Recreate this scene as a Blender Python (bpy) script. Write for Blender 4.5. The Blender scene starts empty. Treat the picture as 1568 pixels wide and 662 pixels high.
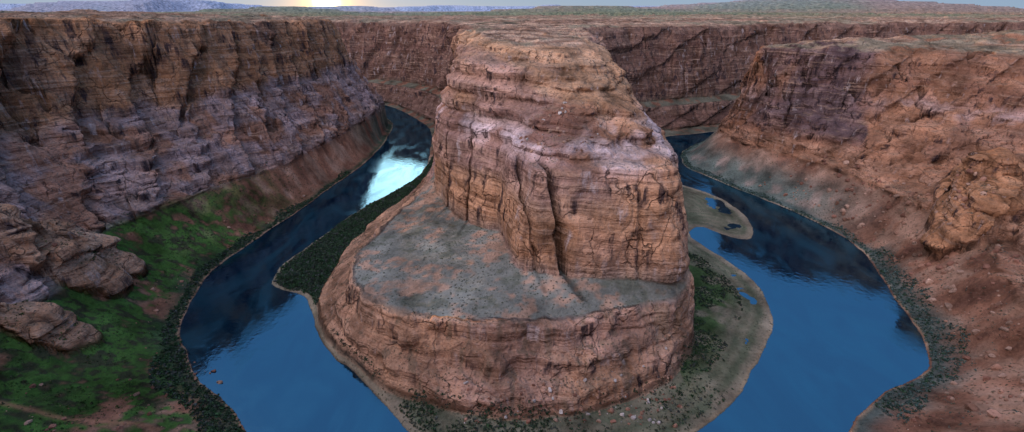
import bpy, math, time
import numpy as np
from mathutils import Vector
t0=time.time()
rng=np.random.default_rng(7)
F=np.float32
# ------------------------------------------------------------------ noise
def _h(ix,iy,seed):
    h=(ix.astype(np.int64)*374761393+iy.astype(np.int64)*668265263+seed*1442695041)&0xffffffff
    h=((h^(h>>13))*1274126177)&0xffffffff
    h=h^(h>>16)
    return (h&0xffff).astype(F)/F(32767.5)-F(1)
def vn(x,y,seed=0):
    fx=np.floor(x);fy=np.floor(y);ix=fx.astype(np.int32);iy=fy.astype(np.int32)
    u=(x-fx).astype(F);v=(y-fy).astype(F)
    u=u*u*u*(u*(u*6-15)+10);v=v*v*v*(v*(v*6-15)+10)
    a=_h(ix,iy,seed);b=_h(ix+1,iy,seed);c=_h(ix,iy+1,seed);d=_h(ix+1,iy+1,seed)
    return (a+(b-a)*u)*(1-v)+(c+(d-c)*u)*v
def fbm(x,y,wl,o=3,seed=0,g=.5):
    r=0;a=1;s=0
    ca,sa=math.cos(.6),math.sin(.6)
    X=x/wl;Y=y/wl
    for i in range(o):
        r=r+a*vn(X+i*17.3,Y-i*9.1,seed+i*31);s+=a;a*=g
        X,Y=(X*ca-Y*sa)*2.03,(X*sa+Y*ca)*2.03
    return r/s
def sst(a,b,x):
    t=np.clip((x-a)/(b-a),0,1);return t*t*(3-2*t)
# ------------------------------------------------------------------ plan contours (metres)
S0=[(-2600,1600),(-900,1600),(-480,1540),(-380,1430),(-335,1330),(-322,1200),(-313,1114),(-313,966),(-325,872),(-337,799),(-344,727),(-353,673),(-364,611),(-372,564),(-377,520),(-370,481),(-356,428),(-341,394),(-312,359),(-281,324),(-236,295),(-207,266),(-150,215),(0,190),(130,195),(220,230),(262,266),(304,301),(376,332),(401,359),(417,399),(455,504),(474,555),(479,611),(468,673),(441,742),(413,805),(382,880),(358,943),(385,1041),(439,1115),(519,1175),(700,1250),(1100,1400),(2600,1700)]
S2=[(-2600,1500),(-900,1500),(-420,1440),(-352,1330),(-345,1200),(-365,980),(-380,870),(-395,780),(-415,700),(-448,620),(-465,560),(-490,500),(-470,440),(-432,390),(-410,340),(-420,290),(-400,230),(-330,170),(-200,130),(0,110),(200,120),(300,180),(400,250),(440,320),(500,420),(530,500),(545,570),(545,620),(540,700),(505,780),(468,860),(440,950),(450,1030),(520,1110),(700,1180),(1100,1320),(2600,1600)]
S3=[(-2600,1440),(-900,1440),(-440,1380),(-410,1270),(-420,1100),(-435,980),(-455,860),(-470,790),(-495,710),(-525,640),(-550,570),(-575,500),(-560,440),(-535,380),(-520,300),(-500,220),(-400,120),(-220,50),(0,30),(220,40),(400,90),(560,200),(700,350),(750,500),(735,600),(700,690),(640,745),(575,800),(530,850),(490,920),(476,1000),(540,1070),(720,1140),(1120,1280),(2600,1540)]
S4=[(-2600,1400),(-900,1400),(-480,1340),(-442,1250),(-455,1100),(-470,980),(-487,860),(-502,790),(-525,705),(-558,640),(-585,570),(-610,500),(-600,430),(-580,370),(-560,290),(-530,210),(-430,100),(-230,25),(0,8),(230,15),(500,50),(800,200),(1000,400),(1000,600),(900,710),(800,790),(720,850),(610,870),(560,905),(508,970),(512,1010),(570,1045),(740,1100),(1140,1240),(2600,1490)]
N0=[(-2600,1760),(-900,1740),(-520,1690),(-410,1614),(-310,1450),(-230,1302),(-200,1158),(-176,912),(-200,823),(-238,742),(-261,673),(-275,614),(-287,564),(-298,528),(-292,481),(-270,467),(-239,457),(-220,428),(-198,388),(-170,354),(-140,328),(-113,304),(-94,280),(-83,266),(-50,245),(0,232),(60,232),(110,245),(145,266),(174,287),(203,312),(230,347),(271,399),(292,450),(293,495),(281,546),(269,569),(255,620),(285,650),(310,610),(338,593),(362,630),(376,687),(364,772),(318,835),(290,870),(280,950),(300,1080),(370,1185),(540,1245),(750,1340),(1150,1490),(2600,1800)]
N1=[(-2600,1775),(-900,1755),(-520,1705),(-395,1620),(-290,1450),(-212,1302),(-190,1158),(-160,900),(-152,840),(-185,740),(-215,650),(-225,560),(-224,480),(-220,450),(-213,425),(-194,386),(-165,353),(-130,324),(-99,298),(-23,274),(34,274),(94,288),(146,317),(175,360),(187,400),(203,470),(212,550),(222,620),(232,700),(240,800),(235,900),(252,1080),(330,1210),(540,1290),(750,1390),(1150,1540),(2600,1850)]
N2=[(-2600,1800),(-900,1790),(-520,1740),(-360,1640),(-240,1480),(-190,1302),(-178,1158),(-140,900),(-130,740),(-132,640),(-152,540),(-170,460),(-165,412),(-145,372),(-112,348),(-84,332),(-36,324),(9,322),(49,326),(90,333),(121,343),(162,352),(177,400),(194,470),(203,550),(211,620),(220,700),(225,800),(215,900),(230,1080),(310,1240),(540,1330),(750,1430),(1150,1580),(2600,1900)]
N3=[(-2600,1830),(-900,1820),(-520,1770),(-340,1670),(-215,1500),(-170,1302),(-160,1158),(-122,900),(-113,740),(-112,613),(-72,523),(-41,486),(-10,472),(-2,395),(27,380),(68,374),(111,370),(160,364),(173,400),(186,470),(194,550),(200,620),(206,700),(205,800),(198,900),(212,1080),(290,1260),(540,1370),(750,1470),(1150,1620),(2600,1940)]
N4=[(-2600,1860),(-900,1855),(-530,1800),(-330,1705),(-195,1520),(-145,1302),(-135,1158),(-108,900),(-98,740),(-103,605),(-82,560),(-45,522),(-15,495),(6,432),(25,410),(69,404),(128,396),(152,398),(164,430),(172,480),(176,550),(180,620),(182,700),(180,800),(172,900),(188,1080),(265,1280),(540,1395),(750,1495),(1150,1645),(2600,1965)]
N5=[(-2600,1875),(-900,1870),(-535,1815),(-325,1720),(-188,1530),(-135,1302),(-126,1158),(-98,900),(-88,740),(-92,608),(-70,575),(-38,548),(-5,515),(20,468),(60,450),(108,450),(132,458),(147,500),(156,560),(160,620),(164,700),(164,800),(160,900),(176,1080),(252,1292),(540,1408),(750,1508),(1150,1658),(2600,1980)]
N6=[(-2600,1900),(-900,1895),(-545,1840),(-318,1740),(-175,1545),(-120,1302),(-112,1158),(-85,900),(-78,740),(-72,622),(-52,572),(0,546),(46,532),(96,532),(120,549),(134,612),(146,700),(150,800),(150,900),(160,1080),(225,1305),(540,1430),(750,1530),(1150,1680),(2600,2005)]
N7=[(-2600,1915),(-900,1910),(-550,1855),(-312,1752),(-166,1555),(-110,1302),(-100,1158),(-74,900),(-60,740),(-46,670),(-22,624),(10,606),(55,598),(88,604),(106,636),(124,705),(136,800),(138,900),(150,1080),(205,1318),(540,1445),(750,1545),(1150,1695),(2600,2020)]
def chaikin(p):
    p=np.array(p,float);q=[p[0]]
    for a,b in zip(p[:-1],p[1:]):
        q.append(a*.78+b*.22);q.append(a*.22+b*.78)
    q.append(p[-1]);return np.array(q)
gs=8.0
GX=np.arange(-1400,1401,gs);GY=np.arange(-120,2301,gs)
gxx,gyy=np.meshgrid(GX,GY);gxx=gxx.astype(F);gyy=gyy.astype(F)
def sdf(pts,side):
    p=chaikin(pts)
    d2=np.full(gxx.shape,1e12,F)
    for (ax,ay),(bx,by) in zip(p[:-1],p[1:]):
        ex,ey=bx-ax,by-ay
        px=gxx-F(ax);py=gyy-F(ay)
        t=np.clip((px*F(ex)+py*F(ey))/F(ex*ex+ey*ey),0,1)
        dx=px-t*F(ex);dy=py-t*F(ey)
        np.minimum(d2,dx*dx+dy*dy,out=d2)
    Y=-5000 if side=='S' else 9000
    pp=list(p)+[(2600,Y),(-2600,Y)]
    ins=np.zeros(gxx.shape,bool)
    for i in range(len(pp)):
        ax,ay=pp[i];bx,by=pp[(i+1)%len(pp)]
        if ay==by: continue
        c=((ay>gyy)!=(by>gyy))&(gxx<(bx-ax)*(gyy-ay)/(by-ay)+ax)
        ins^=c
    return np.where(ins,1,-1).astype(F)*np.sqrt(d2)
SD={}
for n,p in dict(S0=S0,S2=S2,S3=S3,S4=S4,N0=N0,N1=N1,N2=N2,N3=N3,N4=N4,N5=N5,N6=N6,N7=N7).items():
    SD[n]=sdf(p,n[0])
print('sdf',time.time()-t0)
def samp(n,x,y):
    g=SD[n]
    fx=np.clip((x-GX[0])/gs,0,len(GX)-1.001);fy=np.clip((y-GY[0])/gs,0,len(GY)-1.001)
    ix=fx.astype(np.int32);iy=fy.astype(np.int32);u=(fx-ix).astype(F);v=(fy-iy).astype(F)
    return (g[iy,ix]*(1-u)+g[iy,ix+1]*u)*(1-v)+(g[iy+1,ix]*(1-u)+g[iy+1,ix+1]*u)*v
def fr(a,b):
    return np.clip(a/np.maximum(a-b,1.5),0,1)
def terrain(x,y,detail=True):
    x=x.astype(F);y=y.astype(F)
    R={}
    if detail:
        big=fbm(x,y,130,2,1)
        mid=fbm(x,y,46,2,5);rid=1-2*np.abs(fbm(x,y,58,2,9))
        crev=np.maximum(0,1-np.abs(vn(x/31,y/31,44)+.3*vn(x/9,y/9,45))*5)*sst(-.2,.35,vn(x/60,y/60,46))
        sm=fbm(x,y,15,3,13)
        fine=fbm(x,y,5,2,14)
        n=11*big+8*mid-5*np.maximum(rid-.55,0)*2-7*crev+3.0*sm+.7*fine
        bank=2.6*fbm(x,y,30,4,77)
    else:
        big=mid=sm=crev=fine=np.zeros_like(x);n=0;bank=0
    near=sst(620,900,y)
    nb=n*(.6+.4*near)   # the near butte keeps its measured outline
    rm=1+.9*sst(250,450,x)*sst(1300,1000,y)
    s0=samp('S0',x,y)+bank;s1=s0-14
    s2=samp('S2',x,y)+n*.8;s3=samp('S3',x,y)+n*1.5*rm;s4=samp('S4',x,y)+n*1.25*rm
    s5=s4-220
    n0=samp('N0',x,y)+bank
    crack=np.zeros_like(x)
    if detail:
        # the big diagonal joint in the front face of the butte and a few lesser ones
        for (ax,ay,bx,by,w,dep) in [(63,350,27,430,2.6,13),(30,360,4,450,1.8,6),(120,350,112,420,1.6,3),(-60,470,-40,560,2.,6),(-92,520,-60,600,1.6,5)]:
            ex,ey=bx-ax,by-ay;L=ex*ex+ey*ey
            t=np.clip(((x-ax)*ex+(y-ay)*ey)/L,0,1)
            dd=np.hypot(x-ax-t*ex,y-ay-t*ey)+sm*1.2
            crack=np.maximum(crack,dep*np.exp(-(dd/w)**2))
    n1=samp('N1',x,y)+bank+nb*.25;n2=samp('N2',x,y)+nb*.5+3.5*sm;n3=samp('N3',x,y)+nb*.6-crack
    n4=samp('N4',x,y)+nb*.8-crack;n5=samp('N5',x,y)+nb*1.0-crack*.5;n6=samp('N6',x,y)+nb*1.5;n7=samp('N7',x,y)+nb*1.6
    n8=n7-260
    R.update(s0=s0,s2=s2,s3=s3,s4=s4,n0=n0,n1=n1,n2=n2,n3=n3,n4=n4,n5=n5,n7=n7)
    rt=sst(-150,350,x)
    def sz(a,b): return a+(b-a)*rt
    z=np.zeros_like(x)-5*sst(0,20,-np.maximum(s0,n0))-1.2*(np.maximum(s0,n0)<0)
    z=z+fr(s0+1,s1)*3.5
    f12=fr(s1,s2);z=z+(f12**1.25)*56.5
    z=z+fr(s2,s3)**(1.0)*sz(112,80)
    z=z+fr(s3,s4)*sz(106,90)
    z=z+fr(s4,s5)*sz(10,32)
    g6=fr(n5,n6)
    f12n=fr(n1,n2);f12n=f12n**.85
    # apron: slope below, small vertical lip under the bench
    zN=fr(n0+1,n1)*4.5+(f12n*.8+.2*sst(.80,.97,f12n))*55.5+fr(n2,n3)*13+fr(n3,n4)**.8*92+fr(n4,n5)*25+g6**.85*50+fr(n6,n7)**.6*18+fr(n7,n8)*9
    z=z+zN
    # left rim stands higher close to the viewpoint
    w=(1-sst(520,1000,y))*(1-sst(-350,-50,x))
    z=z*(1+.043*w)
    # rounded outcrops in the slopes
    def dome(cx,cy,rx,ry,h,ang=0):
        c,s=math.cos(ang),math.sin(ang);X=((x-cx)*c+(y-cy)*s)/rx;Y=(-(x-cx)*s+(y-cy)*c)/ry
        q=X*X+Y*Y+.3*mid+.1*sm
        return h*np.clip(1-q,0,1)**.42
    dmr=dome(560,520,72,36,46,.75)+dome(606,580,60,34,30,.6)
    dml=dome(-452,402,52,34,36,.5)+dome(-395,330,30,20,15,.3)+dome(-455,455,40,28,24)
    dm=dmr+dml
    z=z+dm
    R['dmr']=dmr
    rock=np.clip(sst(-4,6,s2)+sst(0,5,n1)*(1-sst(0,6,n2)*(1-sst(-4,3,n3)))+sst(2,8,dm),0,1)
    plat=np.clip(sst(0,25,s4)+sst(0,20,n7),0,1)
    if detail:
        tm=sst(-.35,.35,fbm(x,y,120,2,71))
        for p,am,sd in ((21.,.5,3),(7.1,.32,8)):
            h=z/p+.9*fbm(x,y,190,2,60+sd)+.25*sm+.5*mid*.5
            fl=np.floor(h);f=h-fl
            st=fl+sst(.40,.72,f)
            z=z+(st-h)*p*am*rock*(.35+.65*tm)*(1-.6*plat)*(1-.75*((n3>0)&(n4<0)))
        z=z+rock*(sm*1.0+fine*.5)
        # runnels in the lower apron of the butte
        ap=((n1>0)&(n2<4)&(y<700))*1.
        z=z-ap*np.sin(np.clip(f12n,0,1)*3.1416)*1.6*np.maximum(0,1-np.abs(vn((x-.2*y)/16,y/90,95))*3.5)
        tal=(1-rock)*sst(2,25,np.maximum(s0,n0))
        z=z+tal*(fbm(x,y,34,4,91)*2.6+.4*fine)
        pl=fbm(x,y,170,4,31);bil=1-np.abs(fbm(x,y,80,3,35))*2
        z=z+plat*(pl*6+bil*7)
    # distant country
    far=sst(2300,3600,y)
    if detail:
        fm=fbm(x,y,2600,4,301)
        z=z+far*14*fm
        hill=np.exp(-((x-3600)/1900)**2-((y-6400)/1300)**2)*(1+.3*fbm(x,y,900,4,310))
        hz=185*hill+60*np.exp(-((x-600)/900)**2-((y-5200)/900)**2)*(1+.4*fbm(x,y,700,3,312));z=z+hz*far
        xr=x/np.maximum(y,1)
        m2=sst(.05,.22,fbm(x,y,2300,4,322)+.32*sst(-.15,-.45,xr)-.12+.5*sst(10500,13500,y)*1)*sst(7200,8600,y)
        z=z+m2*(70+40*fbm(x,y,1500,2,340)+110*sst(-.42,-.62,xr)+55*sst(-.24,-.1,xr)*sst(.35,.1,xr))
        z=z+far*70*np.exp(-((x+2500)/700)**2-((y-5400)/800)**2)*(1+.4*fbm(x,y,600,3,315))*(xr<-.3)
        q=z/26;fl=np.floor(q);z=np.where(far>0,z*(1-.7*far)+.7*far*(fl+sst(.4,.7,q-fl))*26,z)
    # keep the viewpoint free
    rr=np.hypot(x,y)
    z=np.where(rr<120,np.minimum(z,296.5),z)
    R.update(z=z,rock=rock,plat=plat,dm=dm,far=far,sm=sm,mid=mid,big=big,fine=fine,crev=crev,crack=crack)
    return R
# ------------------------------------------------------------------ grid
ys=np.concatenate([np.arange(-90,215,6.),np.arange(215,620,.9),np.arange(620,1000,1.6),np.arange(1000,1850,2.6),np.arange(1850,2600,16.),2600*np.geomspace(1,7.5,130)])
NR=len(ys);NC=1600
sc=np.linspace(-1,1,700)
halfw=1.95*(np.maximum(ys,0)+160)
Xc=(sc[None,:]*halfw[:,None]);Yc=np.repeat(ys[:,None],700,1)
Zc=terrain(Xc.ravel(),Yc.ravel(),False)['z'].reshape(Xc.shape)
sl=np.abs(np.gradient(Zc,axis=1)/np.gradient(Xc,axis=1))
inv=(np.abs(Xc)/(np.maximum(Yc,1)+160)<1.25)
wgt=1+1.1*np.minimum(sl,3)
wgt*=np.where(inv,1,.35)
k=np.ones(15)/15
for _ in range(2):
    wgt=np.apply_along_axis(lambda a:np.convolve(np.pad(a,7,'edge'),k,'valid'),1,wgt)
    wgt=np.apply_along_axis(lambda a:np.convolve(np.pad(a,7,'edge'),k,'valid'),0,wgt)
cdf=np.cumsum(wgt,axis=1);cdf=(cdf-cdf[:,:1])/(cdf[:,-1:]-cdf[:,:1])
u=np.linspace(0,1,NC)
X=np.empty((NR,NC));
for i in range(NR): X[i]=np.interp(u,cdf[i],sc)*halfw[i]
Y=np.repeat(ys[:,None],NC,1)
print('grid',NR,NC,time.time()-t0)
R=terrain(X.ravel(),Y.ravel())
print('terrain',time.time()-t0)
x=X.ravel().astype(F);y=Y.ravel().astype(F);z=R['z'].astype(F)
Z2=z.reshape(NR,NC)
gx=np.gradient(Z2,axis=1)/np.gradient(X,axis=1);gy=np.gradient(Z2,axis=0)/np.gradient(Y,axis=0)
slope=np.hypot(gx,gy).ravel()
# slabs, rounded beds and slanting joints: push the cliff faces sideways (real displaced geometry, gives overhangs)
def blur(a,n=4):
    kk=np.ones(2*n+1)/(2*n+1)
    a=np.apply_along_axis(lambda q:np.convolve(np.pad(q,n,'edge'),kk,'valid'),1,a)
    return np.apply_along_axis(lambda q:np.convolve(np.pad(q,n,'edge'),kk,'valid'),0,a)
bx=blur(gx,7).ravel();by=blur(gy,7).ravel();bl=np.hypot(bx,by)+.15
ox=(-bx/bl).astype(F);oy=(-by/bl).astype(F)
leftm=(x<-200)&(R['s2']>0)
rightm=(x>200)&(R['s2']>0)
butm=(R['n1']>0)&(y<1000)
t=np.where(leftm,y,np.where(butm,x*.9+.25*y,np.where(x>200,(x-y)*.7,x)))
def saw(a,sharp=.86):
    f=a-np.floor(a);return np.where(f<sharp,f/sharp,(1-f)/(1-sharp))
q1=(t*.85-z*.55)/58+.55*fbm(t,z,120,2,801)
q2=(t*.9+z*.35)/23+.6*fbm(t,z,70,2,805)
q3=(t*.2+z)/27+.8*fbm(t,z,110,3,809)
slab=(saw(q1)-.5)*13+(saw(q2)-.5)*4.8*sst(-.3,.2,fbm(t,z,60,2,811))+(saw(q3,.8)-.5)*4*sst(-.2,.3,fbm(t,z,80,2,812))+1.8*fbm(t,z,13,3,815)
def pillow(a):
    f=a-np.floor(a);return np.sqrt(np.clip(1-(2*f-1)**2,0,1))
pil=(pillow(z/19+.9*fbm(t,z*.3,110,2,820))-.7)*9+(pillow(z/7.3+1.1*fbm(t,z*.3,70,2,821)+.1*t/20)-.7)*3.4
pw=np.where(butm,np.where(z>172,1.3,.3),np.where(rightm,.95,np.where(leftm,.25,.4)))
amp=R['rock']*sst(.4,1.0,slope)*(1-R['plat'])*sst(2400,2000,y)
amp=blur(amp.reshape(NR,NC),2).ravel()
slab=(slab*np.where(leftm,1.3,np.where(butm,.42,1.15))+pil*pw)*amp
x0_,y0_=x.copy(),y.copy()
x=x+ox*slab.astype(F);y=y+oy*slab.astype(F)
# ------------------------------------------------------------------ colour
def C(*c): return np.array(c,F)
def mix(a,b,t): return a+(b-a)*t[:,None]
def T1(c): return np.tile(C(*c),(N,1))
N=len(x)
nL=fbm(x0_,y0_,90,3,501);nM=fbm(x0_,y0_,22,3,502);nS=fbm(x0_,y0_,6,2,503)
tz=fbm(t,z*1.6,45,4,520)
tb2=fbm(t,z,95,3,530)
hue=fbm(t,z*1.4,70,4,541)
zw=z+9*nL+3*nM+5*tz
band=vn(zw/13,zw*0+3.3,600)*.5+vn(zw/4.1,zw*0+1.3,601)*.35+.5*tz
col=T1((.39,.22,.14))
col=mix(col,C(.51,.33,.235),sst(-.1,.6,band))
col=mix(col,C(.19,.095,.06),sst(.1,.6,-band)*.8)
left=(x0_<-230)&(R['s0']>0)
right=(x0_>200)&(R['s0']>0)
lw=left*(sst(186,160,zw+16*nM+22*tz))*sst(.0,.3,R['rock'])*(R['dm']<1)
col=mix(col,C(.40,.315,.34),lw*(.6+.3*np.clip(nM,-1,1)))
col=mix(col,C(.38,.18,.105),lw*sst(-.05,.3,tz+.5*tb2)*.8)
lu=left*sst(170,190,zw+10*nM)
col=mix(col,C(.42,.20,.095),lu*.6)
col=mix(col,C(.10,.072,.068),lu*sst(.05,.4,tb2-.4*tz)*.7)
but=(R['n1']>0)&(y0_<1000)
pb=but*np.exp(-((zw-182)/13)**2)*sst(-.25,.35,nM+.25)
col=mix(col,C(.49,.30,.21),but*sst(190,150,zw)*sst(70,90,zw)*.4)
col=mix(col,C(.52,.33,.20),but*sst(195,215,zw)*.45)
col=mix(col,C(.52,.28,.15),but*sst(.0,.4,hue)*.5)
col=mix(col,C(.30,.19,.19),but*sst(.0,.4,-hue)*.55)
col=mix(col,C(.62,.50,.51),pb*.85)
col=mix(col,C(.39,.175,.10),right*.5)
dv=right*sst(.02,.26,tb2+.35*sst(700,600,x0_)-.16)*sst(80,110,z)
col=mix(col,C(.09,.075,.10),dv*.8)
col=mix(col,C(.20,.11,.085),right*sst(.0,.35,-hue)*.5)
pr=right*np.exp(-((zw-155)/12)**2)*sst(-.1,.4,nM)
col=mix(col,C(.48,.35,.34),pr*.6)
col=mix(col,C(.52,.26,.13),sst(3,20,R['dmr'])*.6)
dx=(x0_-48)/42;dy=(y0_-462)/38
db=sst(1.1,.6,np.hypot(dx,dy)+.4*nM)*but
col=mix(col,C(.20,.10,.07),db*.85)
ck=np.clip(R['crack']/8,0,1)*but
pl_=vn(z/2.2+2*nL,z*0+.7,640)
pc=mix(T1((.42,.29,.21)),T1((.26,.165,.12)),sst(-.2,.4,pl_+nM*.6))
pc=mix(pc,C(.20,.195,.14),sst(-.05,.4,nL+.3*nM+.4*sst(1500,2400,y0_))*.65)
flat=sst(1.1,.5,slope)
col=mix(col,pc,R['plat']*flat)
fw=(R['n1']>0)*sst(1000,1250,y0_)*(1-R['plat']*flat)
col=mix(col,C(.10,.058,.055),fw*.75)
soil=1-R['rock']
ground=T1((.215,.105,.068))
ground=mix(ground,C(.28,.17,.12),sst(-.2,.5,nM))
ground=mix(ground,C(.11,.055,.04),sst(.05,.6,-nM+.3*nS)*.7)
gl=(x0_<-180)*(R['s0']>0)*sst(800,560,y0_+90*nM+60*nL)*(soil>.0)
gm=gl*sst(-.32,.12,nL*.7+nM*.55+.5*nS*.6+.12)*sst(2,14,R['s0'])
green=mix(T1((.024,.062,.018)),T1((.035,.105,.022)),sst(-.4,.5,nM+nS*.8))
green=mix(green,C(.02,.034,.018),sst(.0,.4,-nS*1.2-.4*nL))
ground=mix(ground,green,gm*.93)
wy=262+.10*(x0_+260)+10*fbm(x0_,y0_*0,60,2,77)
pth=np.exp(-((y0_-wy)/2.2)**2)*(x0_<-262)*(x0_>-420)
ground=mix(ground,C(.26,.13,.08),pth*.7)
gr=(x0_>200)*(R['s0']>0)*sst(560,760,y0_)*sst(85,30,R['s0'])
ground=mix(ground,mix(T1((.11,.15,.135)),T1((.24,.20,.175)),sst(0,.6,nM)),gr*.9)
gf=sst(950,1150,y0_)*(z<120)
ground=mix(ground,C(.07,.09,.07),gf*.8*sst(-.3,.2,nM+.2))
bl1=(R['s0']>2)*sst(20+14*(y0_<560),6,R['s0']-10*nM)*(R['s0']<60)
ground=mix(ground,np.where((x0_>0)[:,None],C(.05,.08,.075),C(.03,.048,.032)),bl1*.88)
bench=(R['n2']>0)&(R['n3']<3)&(y0_<760)
bg=mix(T1((.165,.17,.15)),T1((.31,.205,.15)),sst(.0,.5,nM*.9+nL*.4-.08+.5*nS+.35*sst(430,520,y0_)*sst(-150,-100,x0_)))
bg=mix(bg,C(.10,.11,.085),sst(.1,.5,-nM+.5*nS)*.7)
ground=mix(ground,bg,bench*1.)
bk=(R['n0']>0)&(R['n1']<2)&(y0_<1000)
bw=R['n0']+2*nM
tb=.5+.5*np.sin(bw*.55)
bkc=mix(T1((.24,.195,.145)),T1((.09,.10,.065)),np.clip(sst(3,14,bw)*.65+.25*tb+.35*nM,0,1))
bgreen=(x0_>150)*(y0_<600)*sst(28,50,R['n0'])*sst(-.3,.1,nM+.2)
bkc=mix(bkc,C(.03,.07,.02),bgreen*.8)
bkl=(x0_<-100)*(y0_>445)*sst(4,9,R['n0'])
bkc=mix(bkc,C(.03,.045,.03),bkl*.88)
ground=mix(ground,bkc,bk*1.)
col=mix(col,ground,soil)
ap=but*(R['n2']<2)*(y0_<700)
rn=np.maximum(0,1-np.abs(vn((x0_-.2*y0_)/16,y0_/90,95))*3.5)
col=mix(col,C(.46,.275,.19),ap*.5)
col=mix(col,C(.12,.105,.075),ap*sst(.1,.45,nS+.6*rn-.35)*.55)
led=R['rock']*sst(.62,.3,slope)*(1-R['plat'])*sst(-.2,.3,nM+.1)
col=mix(col,C(.24,.16,.11),led*.5)
sh=np.exp(-((np.maximum(R['s0'],R['n0'])-2.3)/1.6)**2)
col=mix(col,C(.30,.215,.14),sh*.5*sst(-.4,.2,nM+.1)*(z<14)*(1-.75*((x0_<0)&(R['n0']>-5))))
col=mix(col,C(.05,.045,.035),sst(1.5,-1,np.maximum(R['s0'],R['n0']))*.9)
col=col*(1-.55*np.clip(R['crev'],0,1)*R['rock'])[:,None]  # crevice shade darkened into the rock colour
col=col*(1-.65*ck)[:,None]
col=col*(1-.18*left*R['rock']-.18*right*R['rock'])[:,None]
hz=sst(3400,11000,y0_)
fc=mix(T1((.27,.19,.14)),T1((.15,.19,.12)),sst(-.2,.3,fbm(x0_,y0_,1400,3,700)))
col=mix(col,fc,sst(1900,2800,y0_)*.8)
col=mix(col,C(.34,.42,.58),hz*.9)  # aerial haze painted into the base colour of distant land
col=np.clip(col,.003,.9)
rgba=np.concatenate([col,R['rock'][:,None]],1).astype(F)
# ------------------------------------------------------------------ mesh helper
def mk(name,co,faces,rgba,mat,smooth=True):
    me=bpy.data.meshes.new(name);k=faces.shape[1];M=len(faces)
    me.vertices.add(len(co));me.vertices.foreach_set('co',np.ascontiguousarray(co,F).ravel())
    me.loops.add(M*k);me.loops.foreach_set('vertex_index',np.ascontiguousarray(faces,np.int32).ravel())
    me.polygons.add(M);me.polygons.foreach_set('loop_start',np.arange(0,M*k,k,dtype=np.int32))
    me.polygons.foreach_set('use_smooth',np.full(M,smooth))
    me.update(calc_edges=True)
    if rgba is not None:
        a=me.color_attributes.new('Col','FLOAT_COLOR','POINT');a.data.foreach_set('color',np.ascontiguousarray(rgba,F).ravel())
    o=bpy.data.objects.new(name,me);bpy.context.scene.collection.objects.link(o);me.materials.append(mat);return o
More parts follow.
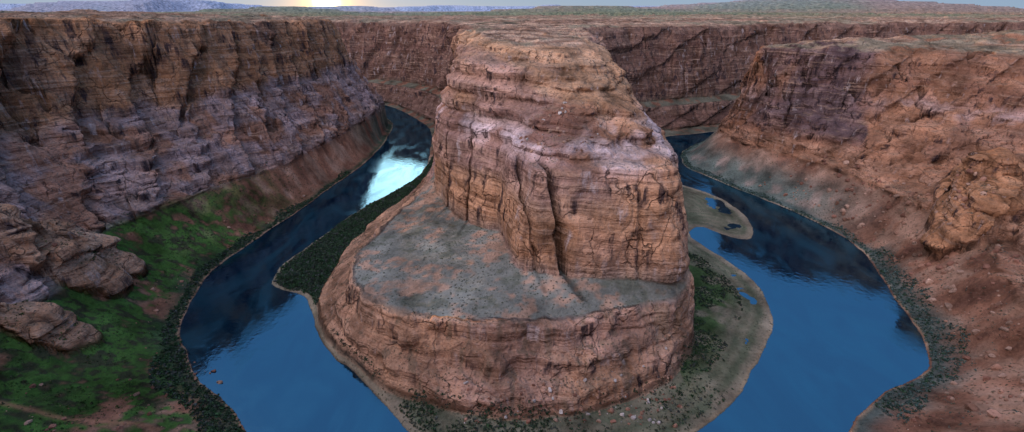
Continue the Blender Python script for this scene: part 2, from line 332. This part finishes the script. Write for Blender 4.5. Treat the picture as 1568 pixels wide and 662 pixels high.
# ------------------------------------------------------------------ materials
def newmat(n):
    m=bpy.data.materials.new(n);m.use_nodes=True;nt=m.node_tree;nt.nodes.clear()
    return m,nt,nt.nodes,nt.links
def rockmat():
    m,nt,nd,lk=newmat('canyon_rock_and_soil')
    def node(t,**k):
        n=nd.new(t)
        for a,b in k.items(): setattr(n,a,b)
        return n
    out=node('ShaderNodeOutputMaterial');bs=node('ShaderNodeBsdfDiffuse');lk.new(bs.outputs[0],out.inputs[0])
    bs.inputs['Roughness'].default_value=.3
    at=node('ShaderNodeAttribute',attribute_name='Col');geo=node('ShaderNodeNewGeometry')
    def noise(scale3,sc,det=5,rough=.6,rot=(0,0,0),dist=0):
        mp=node('ShaderNodeMapping');mp.inputs['Scale'].default_value=scale3;mp.inputs['Rotation'].default_value=rot
        lk.new(geo.outputs['Position'],mp.inputs[0]);n=node('ShaderNodeTexNoise');n.inputs['Scale'].default_value=sc;n.inputs['Distortion'].default_value=dist
        n.inputs['Detail'].default_value=det;n.inputs['Roughness'].default_value=rough;lk.new(mp.outputs[0],n.inputs['Vector']);return n.outputs[0]
    def math_(op,a,b=None,clamp=False):
        n=node('ShaderNodeMath',operation=op,use_clamp=clamp)
        for i,v in enumerate((a,b)):
            if v is None: continue
            if isinstance(v,(int,float)): n.inputs[i].default_value=v
            else: lk.new(v,n.inputs[i])
        return n.outputs[0]
    def rng_(v,a,b,c,d):
        n=node('ShaderNodeMapRange');lk.new(v,n.inputs[0])
        for i,q in enumerate((a,b,c,d)): n.inputs[i+1].default_value=q
        return n.outputs[0]
    def mixc(f,a,b,bt='MIX'):
        n=node('ShaderNodeMix',data_type='RGBA',blend_type=bt)
        if isinstance(f,(int,float)): n.inputs[0].default_value=f
        else: lk.new(f,n.inputs[0])
        for i,v in ((6,a),(7,b)):
            if isinstance(v,tuple): n.inputs[i].default_value=v
            else: lk.new(v,n.inputs[i])
        return n.outputs[2]
    rock=at.outputs['Alpha']
    sep=node('ShaderNodeSeparateXYZ');lk.new(geo.outputs['Normal'],sep.inputs[0])
    steep=rng_(sep.outputs[2],.35,.8,1,0)
    rs=math_('MULTIPLY',rock,steep)
    strata=noise((.018,.018,.24),1.0,5,.6,(.13,.10,0),.5)
    streak=noise((.09,.09,.011),1.0,5,.62)
    blot=noise((1,1,1),.024,5,.58)
    gr=noise((1,1,1),.35,5,.65)
    c=at.outputs['Color']
    v=math_('ADD',math_('MULTIPLY',gr,.5),math_('MULTIPLY',blot,1.5))
    v=rng_(v,.7,1.3,.45,1.6)
    cc=node('ShaderNodeVectorMath',operation='SCALE');lk.new(c,cc.inputs[0]);lk.new(v,cc.inputs['Scale']);c=cc.outputs[0]
    f=math_('MULTIPLY',rng_(strata,.53,.66,0,.5),rs);c=mixc(f,c,(.56,.38,.28,1))
    f=math_('MULTIPLY',rng_(strata,.46,.35,0,.6),rs);c=mixc(f,c,(.12,.06,.04,1))
    f=math_('MULTIPLY',math_('MULTIPLY',rng_(streak,.52,.61,0,.9),rng_(blot,.42,.54,0,1)),rs);c=mixc(f,c,(.045,.034,.042,1))
    f=math_('MULTIPLY',math_('MULTIPLY',rng_(streak,.44,.34,0,.6),rng_(blot,.55,.4,0,1)),rs);c=mixc(f,c,(.62,.54,.55,1))
    vo=node('ShaderNodeTexVoronoi',feature='DISTANCE_TO_EDGE');vo.inputs['Scale'].default_value=1.0
    mp=node('ShaderNodeMapping');mp.inputs['Scale'].default_value=(.036,.036,.024);mp.inputs['Rotation'].default_value=(.35,.45,.4)
    wv=node('ShaderNodeVectorMath',operation='MULTIPLY_ADD')
    nz=node('ShaderNodeTexNoise');nz.inputs['Scale'].default_value=.05;nz.inputs['Detail'].default_value=3;lk.new(geo.outputs['Position'],nz.inputs['Vector'])
    lk.new(nz.outputs['Color'],wv.inputs[0]);wv.inputs[1].default_value=(30,30,30);lk.new(geo.outputs['Position'],wv.inputs[2])
    lk.new(wv.outputs[0],mp.inputs[0]);lk.new(mp.outputs[0],vo.inputs['Vector'])
    jt=rng_(vo.outputs['Distance'],0,.03,1,0)
    jt=math_('MULTIPLY',jt,rng_(blot,.45,.60,0,1))
    f=math_('MULTIPLY',math_('MULTIPLY',jt,rs),.75);c=mixc(f,c,(.05,.03,.027,1))
    vs=node('ShaderNodeTexVoronoi');vs.inputs['Scale'].default_value=.28;lk.new(geo.outputs['Position'],vs.inputs['Vector'])
    sp=rng_(vs.outputs['Distance'],.30,.18,0,1)
    sp=math_('MULTIPLY',sp,rng_(blot,.42,.6,0,.8));nr=math_('SUBTRACT',1.0,rs)
    f=math_('MULTIPLY',sp,nr);c=mixc(f,c,(.05,.06,.04,1))
    lk.new(c,bs.inputs['Color'])
    h=math_('ADD',math_('MULTIPLY',strata,4.5),math_('MULTIPLY',gr,.9))
    h=math_('ADD',h,math_('MULTIPLY',noise((1,1,.6),.08,5,.5,(0,0,0),.8),9.5))
    h=math_('SUBTRACT',h,math_('MULTIPLY',jt,2.2))
    h=math_('ADD',h,math_('MULTIPLY',streak,2.0))
    hs=math_('ADD',math_('MULTIPLY',gr,1.4),math_('MULTIPLY',sp,.8))
    mx=node('ShaderNodeMix');lk.new(rock,mx.inputs[0]);lk.new(hs,mx.inputs[2]);lk.new(h,mx.inputs[3])
    bp=node('ShaderNodeBump');bp.inputs['Strength'].default_value=1.0;bp.inputs['Distance'].default_value=1.5
    lk.new(mx.outputs[0],bp.inputs['Height']);lk.new(bp.outputs[0],bs.inputs['Normal'])
    return m
ROCK=rockmat()
def vegmat():
    m,nt,nd,lk=newmat('shrub_foliage')
    out=nd.new('ShaderNodeOutputMaterial');bs=nd.new('ShaderNodeBsdfDiffuse');lk.new(bs.outputs[0],out.inputs[0])
    at=nd.new('ShaderNodeAttribute');at.attribute_name='Col';lk.new(at.outputs['Color'],bs.inputs['Color'])
    return m
VEG=vegmat()
def watermat():
    m,nt,nd,lk=newmat('river_water')
    out=nd.new('ShaderNodeOutputMaterial')
    df=nd.new('ShaderNodeBsdfDiffuse');gl=nd.new('ShaderNodeBsdfGlossy');mx=nd.new('ShaderNodeMixShader')
    lk.new(df.outputs[0],mx.inputs[1]);lk.new(gl.outputs[0],mx.inputs[2]);lk.new(mx.outputs[0],out.inputs[0])
    fz=nd.new('ShaderNodeFresnel');fz.inputs[0].default_value=2.6;lk.new(fz.outputs[0],mx.inputs[0])
    geo=nd.new('ShaderNodeNewGeometry')
    nb=nd.new('ShaderNodeTexNoise');nb.inputs['Scale'].default_value=.011;nb.inputs['Detail'].default_value=7;nb.inputs['Distortion'].default_value=2.2
    mp=nd.new('ShaderNodeMapping');mp.inputs['Scale'].default_value=(1.7,.7,1);lk.new(geo.outputs['Position'],mp.inputs[0]);lk.new(mp.outputs[0],nb.inputs['Vector'])
    cr=nd.new('ShaderNodeValToRGB');cr.color_ramp.elements[0].position=.40;cr.color_ramp.elements[0].color=(.0008,.006,.018,1)
    cr.color_ramp.elements[1].position=.70;cr.color_ramp.elements[1].color=(.002,.026,.046,1);lk.new(nb.outputs[0],cr.inputs[0]);lk.new(cr.outputs[0],df.inputs[0])
    gl.inputs['Color'].default_value=(.34,.76,1,1)
    rr=nd.new('ShaderNodeMapRange');lk.new(nb.outputs[0],rr.inputs[0]);rr.inputs[1].default_value=.45;rr.inputs[2].default_value=.6;rr.inputs[3].default_value=.03;rr.inputs[4].default_value=.16
    lk.new(rr.outputs[0],gl.inputs['Roughness'])
    n2=nd.new('ShaderNodeTexNoise');n2.inputs['Scale'].default_value=.16;n2.inputs['Detail'].default_value=5;lk.new(geo.outputs['Position'],n2.inputs['Vector'])
    bp=nd.new('ShaderNodeBump');bp.inputs['Strength'].default_value=.25;bp.inputs['Distance'].default_value=.45;lk.new(n2.outputs[0],bp.inputs['Height'])
    lk.new(bp.outputs[0],gl.inputs['Normal']);return m
# ------------------------------------------------------------------ split the land into named things
idx=np.arange(NR*NC,dtype=np.int32).reshape(NR,NC)
quads=np.stack([idx[:-1,:-1],idx[:-1,1:],idx[1:,1:],idx[1:,:-1]],-1).reshape(-1,4)
q0=quads[:,0]
fx=x0_[q0];fy=y0_[q0]
cls=np.zeros(len(quads),np.int8)
s2=R['s2'][q0];s0=R['s0'][q0];n1=R['n1'][q0];n0=R['n0'][q0]
cls[(s2>0)&(fx<0)]=1
cls[(s2>0)&(fx>=0)]=2
cls[(n1>0)&(fy<1000)]=3
cls[(n1>0)&(fy>=1000)]=4
cls[(s0>0)&(s2<=0)]=5
cls[(n0>0)&(n1<=0)]=6
cls[(fy>3200)]=7
co=np.stack([x,y,z],1)
names={0:'riverbed',1:'canyon_cliff',2:'canyon_cliff.001',3:'sandstone_butte',4:'canyon_cliff.002',5:'talus_slope',6:'river_bank',7:'distant_mesa'}
for c,nm in names.items():
    f=quads[cls==c]
    if len(f)==0: continue
    used=np.zeros(len(x),bool);used[f.ravel()]=True
    mp_=np.cumsum(used)-1
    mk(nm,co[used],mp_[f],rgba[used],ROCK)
print('mesh',time.time()-t0)
wv=np.array([(-5000,60,0),(5000,60,0),(5000,2300,0),(-5000,2300,0)],F)
mk('river',wv,np.array([[0,1,2,3]]),None,watermat(),False)
# ------------------------------------------------------------------ shrubs
def scatter(n,x0,x1,y0,y1,cond,size,cols,name,leaves=16,flat=.75,seed=1):
    r=np.random.default_rng(seed)
    px=r.uniform(x0,x1,n);py=r.uniform(y0,y1,n)
    T=terrain(px,py)
    keep=cond(px,py,T,r)
    px,py,pz=px[keep],py[keep],T['z'][keep]
    n=len(px);sz=r.uniform(size[0],size[1],n)*(.7+.6*r.random(n)**2)
    d=r.normal(size=(n,leaves,3));d/=np.linalg.norm(d,axis=2,keepdims=True)
    d*=(r.random((n,leaves,1))**.4)
    d[:,:,2]=np.abs(d[:,:,2])*flat*1.5
    c=np.stack([px,py,pz-.1*sz],1)[:,None,:]+d*sz[:,None,None]
    a=r.normal(size=(n,leaves,3));a/=np.linalg.norm(a,axis=2,keepdims=True)
    b=np.cross(a,r.normal(size=(n,leaves,3)));b/=np.linalg.norm(b,axis=2,keepdims=True)
    ls=(sz[:,None,None]*r.uniform(.22,.4,(n,leaves,1)))
    a=a*ls;b=b*ls
    V=np.stack([c-a-b*.6,c+a*.8-b,c+a+b*.7,c-a*.7+b],2).reshape(-1,3)
    cs=np.array(cols,F)[r.integers(0,len(cols),n)]*r.uniform(.6,1.3,(n,1))
    cl=cs[:,None,:]*(.7+.5*np.clip(d[:,:,2:3],0,1))
    cl=np.repeat(cl[:,:,None,:],4,2).reshape(-1,3)
    rg=np.concatenate([cl,np.ones((len(cl),1))],1)
    Fc=np.arange(len(V),dtype=np.int32).reshape(-1,4)
    print(name,n)
    return mk(name,V,Fc,rg,VEG,False)
dk=[(.03,.06,.035),(.045,.07,.045),(.03,.065,.03),(.055,.065,.06)]
teal=[(.065,.105,.10),(.05,.09,.08),(.08,.115,.10)]
sage=[(.09,.10,.07),(.07,.085,.055),(.11,.11,.085)]
cl=lambda px,py,s,sd: fbm(px.astype(F),py.astype(F),s,3,sd)
scatter(45000,-420,-180,200,900,lambda px,py,T,r:(T['s0']>1.5)&(T['s0']<(12+12*cl(px,py,40,5)+16*sst(420,300,py)))&(py>215),(1.1,2.2),dk,'shrub_thicket',12,seed=3)
scatter(70000,300,640,200,1200,lambda px,py,T,r:(T['s0']>2+3*cl(px,py,25,7))&(T['s0']<(11+12*cl(px,py,45,6)+14*(py<560)))&(T['z']<30),(.9,1.8),teal+dk[:1],'shrub_thicket.001',12,seed=4)
scatter(45000,-310,-90,430,1000,lambda px,py,T,r:(T['n0']>4+5*cl(px,py,40,8))&(T['n1']<4),(1.2,2.4),dk,'shrub_thicket.002',12,seed=5)
scatter(22000,-180,200,230,420,lambda px,py,T,r:(T['n0']>6)&(T['n1']<7)&((px<30)|(r.random(len(px))<.3))&(cl(px,py,25,9)>-.2),(.8,1.6),dk+sage[:1],'shrub_thicket.003',12,seed=6)
scatter(12000,150,330,330,600,lambda px,py,T,r:(T['n0']>30)&(T['n1']<3)&(cl(px,py,30,9)>-.15),(.8,1.7),dk,'shrub_thicket.004',12,seed=9)
scatter(14000,-220,230,260,760,lambda px,py,T,r:(T['n1']>0)&(T['n3']<0)&(cl(px,py,20,19)>-.15),(.4,1.0),sage,'desert_scrub',7,seed=7)
scatter(18000,-620,-180,200,800,lambda px,py,T,r:(T['s0']>14)&(T['s2']<8)&(cl(px,py,25,29)>.0),(.6,1.5),[(.03,.06,.02),(.04,.075,.02),(.05,.06,.035)],'desert_scrub.001',7,seed=8)
scatter(26000,240,760,150,1100,lambda px,py,T,r:(T['s0']>14)&(T['s2']<20)&(cl(px,py,30,39)>-.15),(.45,1.2),sage+teal,'desert_scrub.002',7,seed=10)
# ------------------------------------------------------------------ boulders
def boulders(n,x0,x1,y0,y1,cond,size,cc,name,seed):
    import bmesh
    bm=bmesh.new();bmesh.ops.create_icosphere(bm,subdivisions=2,radius=1)
    bv=np.array([v.co[:] for v in bm.verts]);bf=np.array([[v.index for v in f.verts] for f in bm.faces]);bm.free()
    r=np.random.default_rng(seed);px=r.uniform(x0,x1,n);py=r.uniform(y0,y1,n);T=terrain(px,py);k=cond(px,py,T,r)
    px,py,pz=px[k],py[k],T['z'][k];n=len(px)
    sz=size[0]+(size[1]-size[0])*r.random(n)**4
    V=np.repeat(bv[None],n,0)
    for _ in range(7):
        nn=r.normal(size=(n,1,3));nn/=np.linalg.norm(nn,axis=2,keepdims=True);h=r.uniform(.45,.85,(n,1))
        d=(V*nn).sum(2);o=np.maximum(d-h,0);V=V-nn*o[:,:,None]
    V=V*r.uniform(.7,1.3,(n,1,3))*sz[:,None,None]+np.stack([px,py,np.maximum(pz,-.3)+.15*sz],1)[:,None,:]
    Fc=(bf[None]+(np.arange(n)*len(bv))[:,None,None]).reshape(-1,3)
    c=np.array(cc,F)[r.integers(0,len(cc),n)]*r.uniform(.7,1.2,(n,1));c=np.repeat(c[:,None],len(bv),1).reshape(-1,3)
    print(name,n)
    return mk(name,V.reshape(-1,3),Fc,np.concatenate([c,np.zeros((len(c),1))],1),ROCK,False)
rc=[(.28,.155,.11),(.22,.11,.08),(.34,.22,.165)]
boulders(6000,250,760,150,800,lambda px,py,T,r:(T['s0']>22)&(T['s2']<25),(.5,4.2),rc,'boulder_field',21)
boulders(1600,-620,-200,200,760,lambda px,py,T,r:(T['s0']>12)&(T['s2']<10)&(cl(px,py,50,3)>.05),(.4,2.6),rc,'boulder_field.001',22)
boulders(2500,-40,140,270,520,lambda px,py,T,r:((T['n0']>2)&(T['n1']<20))|(np.hypot((px-48)/40,(py-462)/36)<1),(.4,2.4),rc+[(.42,.38,.36)],'boulder_field.002',23)
boulders(300,-300,-255,300,345,lambda px,py,T,r:(T['s0']<4)&(T['s0']>-16)&(r.random(len(px))<.12),(.5,3.0),rc,'river_rock',24)
# ------------------------------------------------------------------ light
az=math.radians(-19.8);SE=8
S=Vector((math.sin(az)*math.cos(math.radians(SE)),math.cos(az)*math.cos(math.radians(SE)),math.sin(math.radians(SE))))
ld=bpy.data.lights.new('sun','SUN');ld.energy=4.8;ld.angle=math.radians(.5);ld.color=(1,.56,.27)
lo=bpy.data.objects.new('sun',ld);bpy.context.scene.collection.objects.link(lo);lo.rotation_euler=S.to_track_quat('Z','Y').to_euler()
wd=bpy.data.worlds.new('World');bpy.context.scene.world=wd;wd.use_nodes=True;nt=wd.node_tree;nt.nodes.clear()
nd=nt.nodes;lk=nt.links
o=nd.new('ShaderNodeOutputWorld');bg=nd.new('ShaderNodeBackground');sk=nd.new('ShaderNodeTexSky');sk.sky_type='NISHITA';sk.sun_disc=False
sk.sun_elevation=math.radians(SE);sk.sun_rotation=az;sk.altitude=1300;sk.air_density=1.;sk.dust_density=.6;sk.ozone_density=2
def vm(op,a,b):
    n=nd.new('ShaderNodeVectorMath');n.operation=op
    for i,v in enumerate((a,b)):
        if v is None: continue
        if op=='SCALE' and i==1:
            if isinstance(v,(int,float)): n.inputs['Scale'].default_value=v
            else: lk.new(v,n.inputs['Scale'])
        elif isinstance(v,tuple): n.inputs[i].default_value=v
        else: lk.new(v,n.inputs[i])
    return n.outputs['Value'] if op=='DOT_PRODUCT' else n.outputs[0]
def mm(op,a,b):
    n=nd.new('ShaderNodeMath');n.operation=op
    for i,v in enumerate((a,b)):
        if isinstance(v,(int,float)): n.inputs[i].default_value=v
        else: lk.new(v,n.inputs[i])
    return n.outputs[0]
tc=nd.new('ShaderNodeTexCoord');D=tc.outputs['Generated']
sp=nd.new('ShaderNodeSeparateXYZ');lk.new(D,sp.inputs[0])
def mr(v,a,b,c,d,sm=True):
    n=nd.new('ShaderNodeMapRange');n.interpolation_type='SMOOTHSTEP' if sm else 'LINEAR';lk.new(v,n.inputs[0])
    for i,q in enumerate((a,b,c,d)): n.inputs[i+1].default_value=q
    return n.outputs[0]
def dirv(a,e): a=math.radians(a);e=math.radians(e);return (math.sin(a)*math.cos(e),math.cos(a)*math.cos(e),math.sin(e))
dt=mm('MAXIMUM',vm('DOT_PRODUCT',D,dirv(-19.8,.75)),0.0)
dg=mm('MAXIMUM',vm('DOT_PRODUCT',D,dirv(-14,18)),0.0)
up=mr(sp.outputs[2],0,.55,0,1);south_fill=mr(vm('DOT_PRODUCT',D,(-.68,-.54,.50)),.25,.97,0,1)
hor=mr(sp.outputs[2],.12,0,0,1)
tot=vm('SCALE',sk.outputs[0],.012)
tot=vm('ADD',tot,(.13,.23,.42))
def addc(tot,c,f):
    n=nd.new('ShaderNodeVectorMath');n.operation='SCALE';n.inputs[0].default_value=c;lk.new(f,n.inputs['Scale'])
    return vm('ADD',tot,n.outputs[0])
tot=addc(tot,(.20,.36,.66),up)
tot=addc(tot,(.20,.24,.24),hor)
tot=addc(tot,(2.75,2.15,1.95),south_fill)  # added sky fill behind the viewpoint, brightens the cliffs facing the camera
tot=addc(tot,(8,6.6,5.6),mm('POWER',dg,115.0))  # added sky glow above the sun, placed to mirror as river glint
tot=addc(tot,(1.1,.5,.0),mm('POWER',dt,500.0))
tot=addc(tot,(6,3.8,.5),mm('POWER',dt,4000.0))
tot=addc(tot,(60,50,28),mm('POWER',dt,16000.0))
lk.new(tot,bg.inputs[0]);bg.inputs[1].default_value=.80;lk.new(bg.outputs[0],o.inputs[0])
# ------------------------------------------------------------------ camera
cd=bpy.data.cameras.new('camera');cd.sensor_width=36;cd.lens=36*718/1568;cd.clip_end=60000;cd.clip_start=.5
cam=bpy.data.objects.new('camera',cd);bpy.context.scene.collection.objects.link(cam);cam.location=(0,0,300);cam.rotation_euler=(math.radians(90-23.7),0,0)
sc_=bpy.context.scene;sc_.camera=cam
sc_.view_settings.view_transform='Standard';sc_.view_settings.look='None';sc_.view_settings.exposure=0
print('done',time.time()-t0)
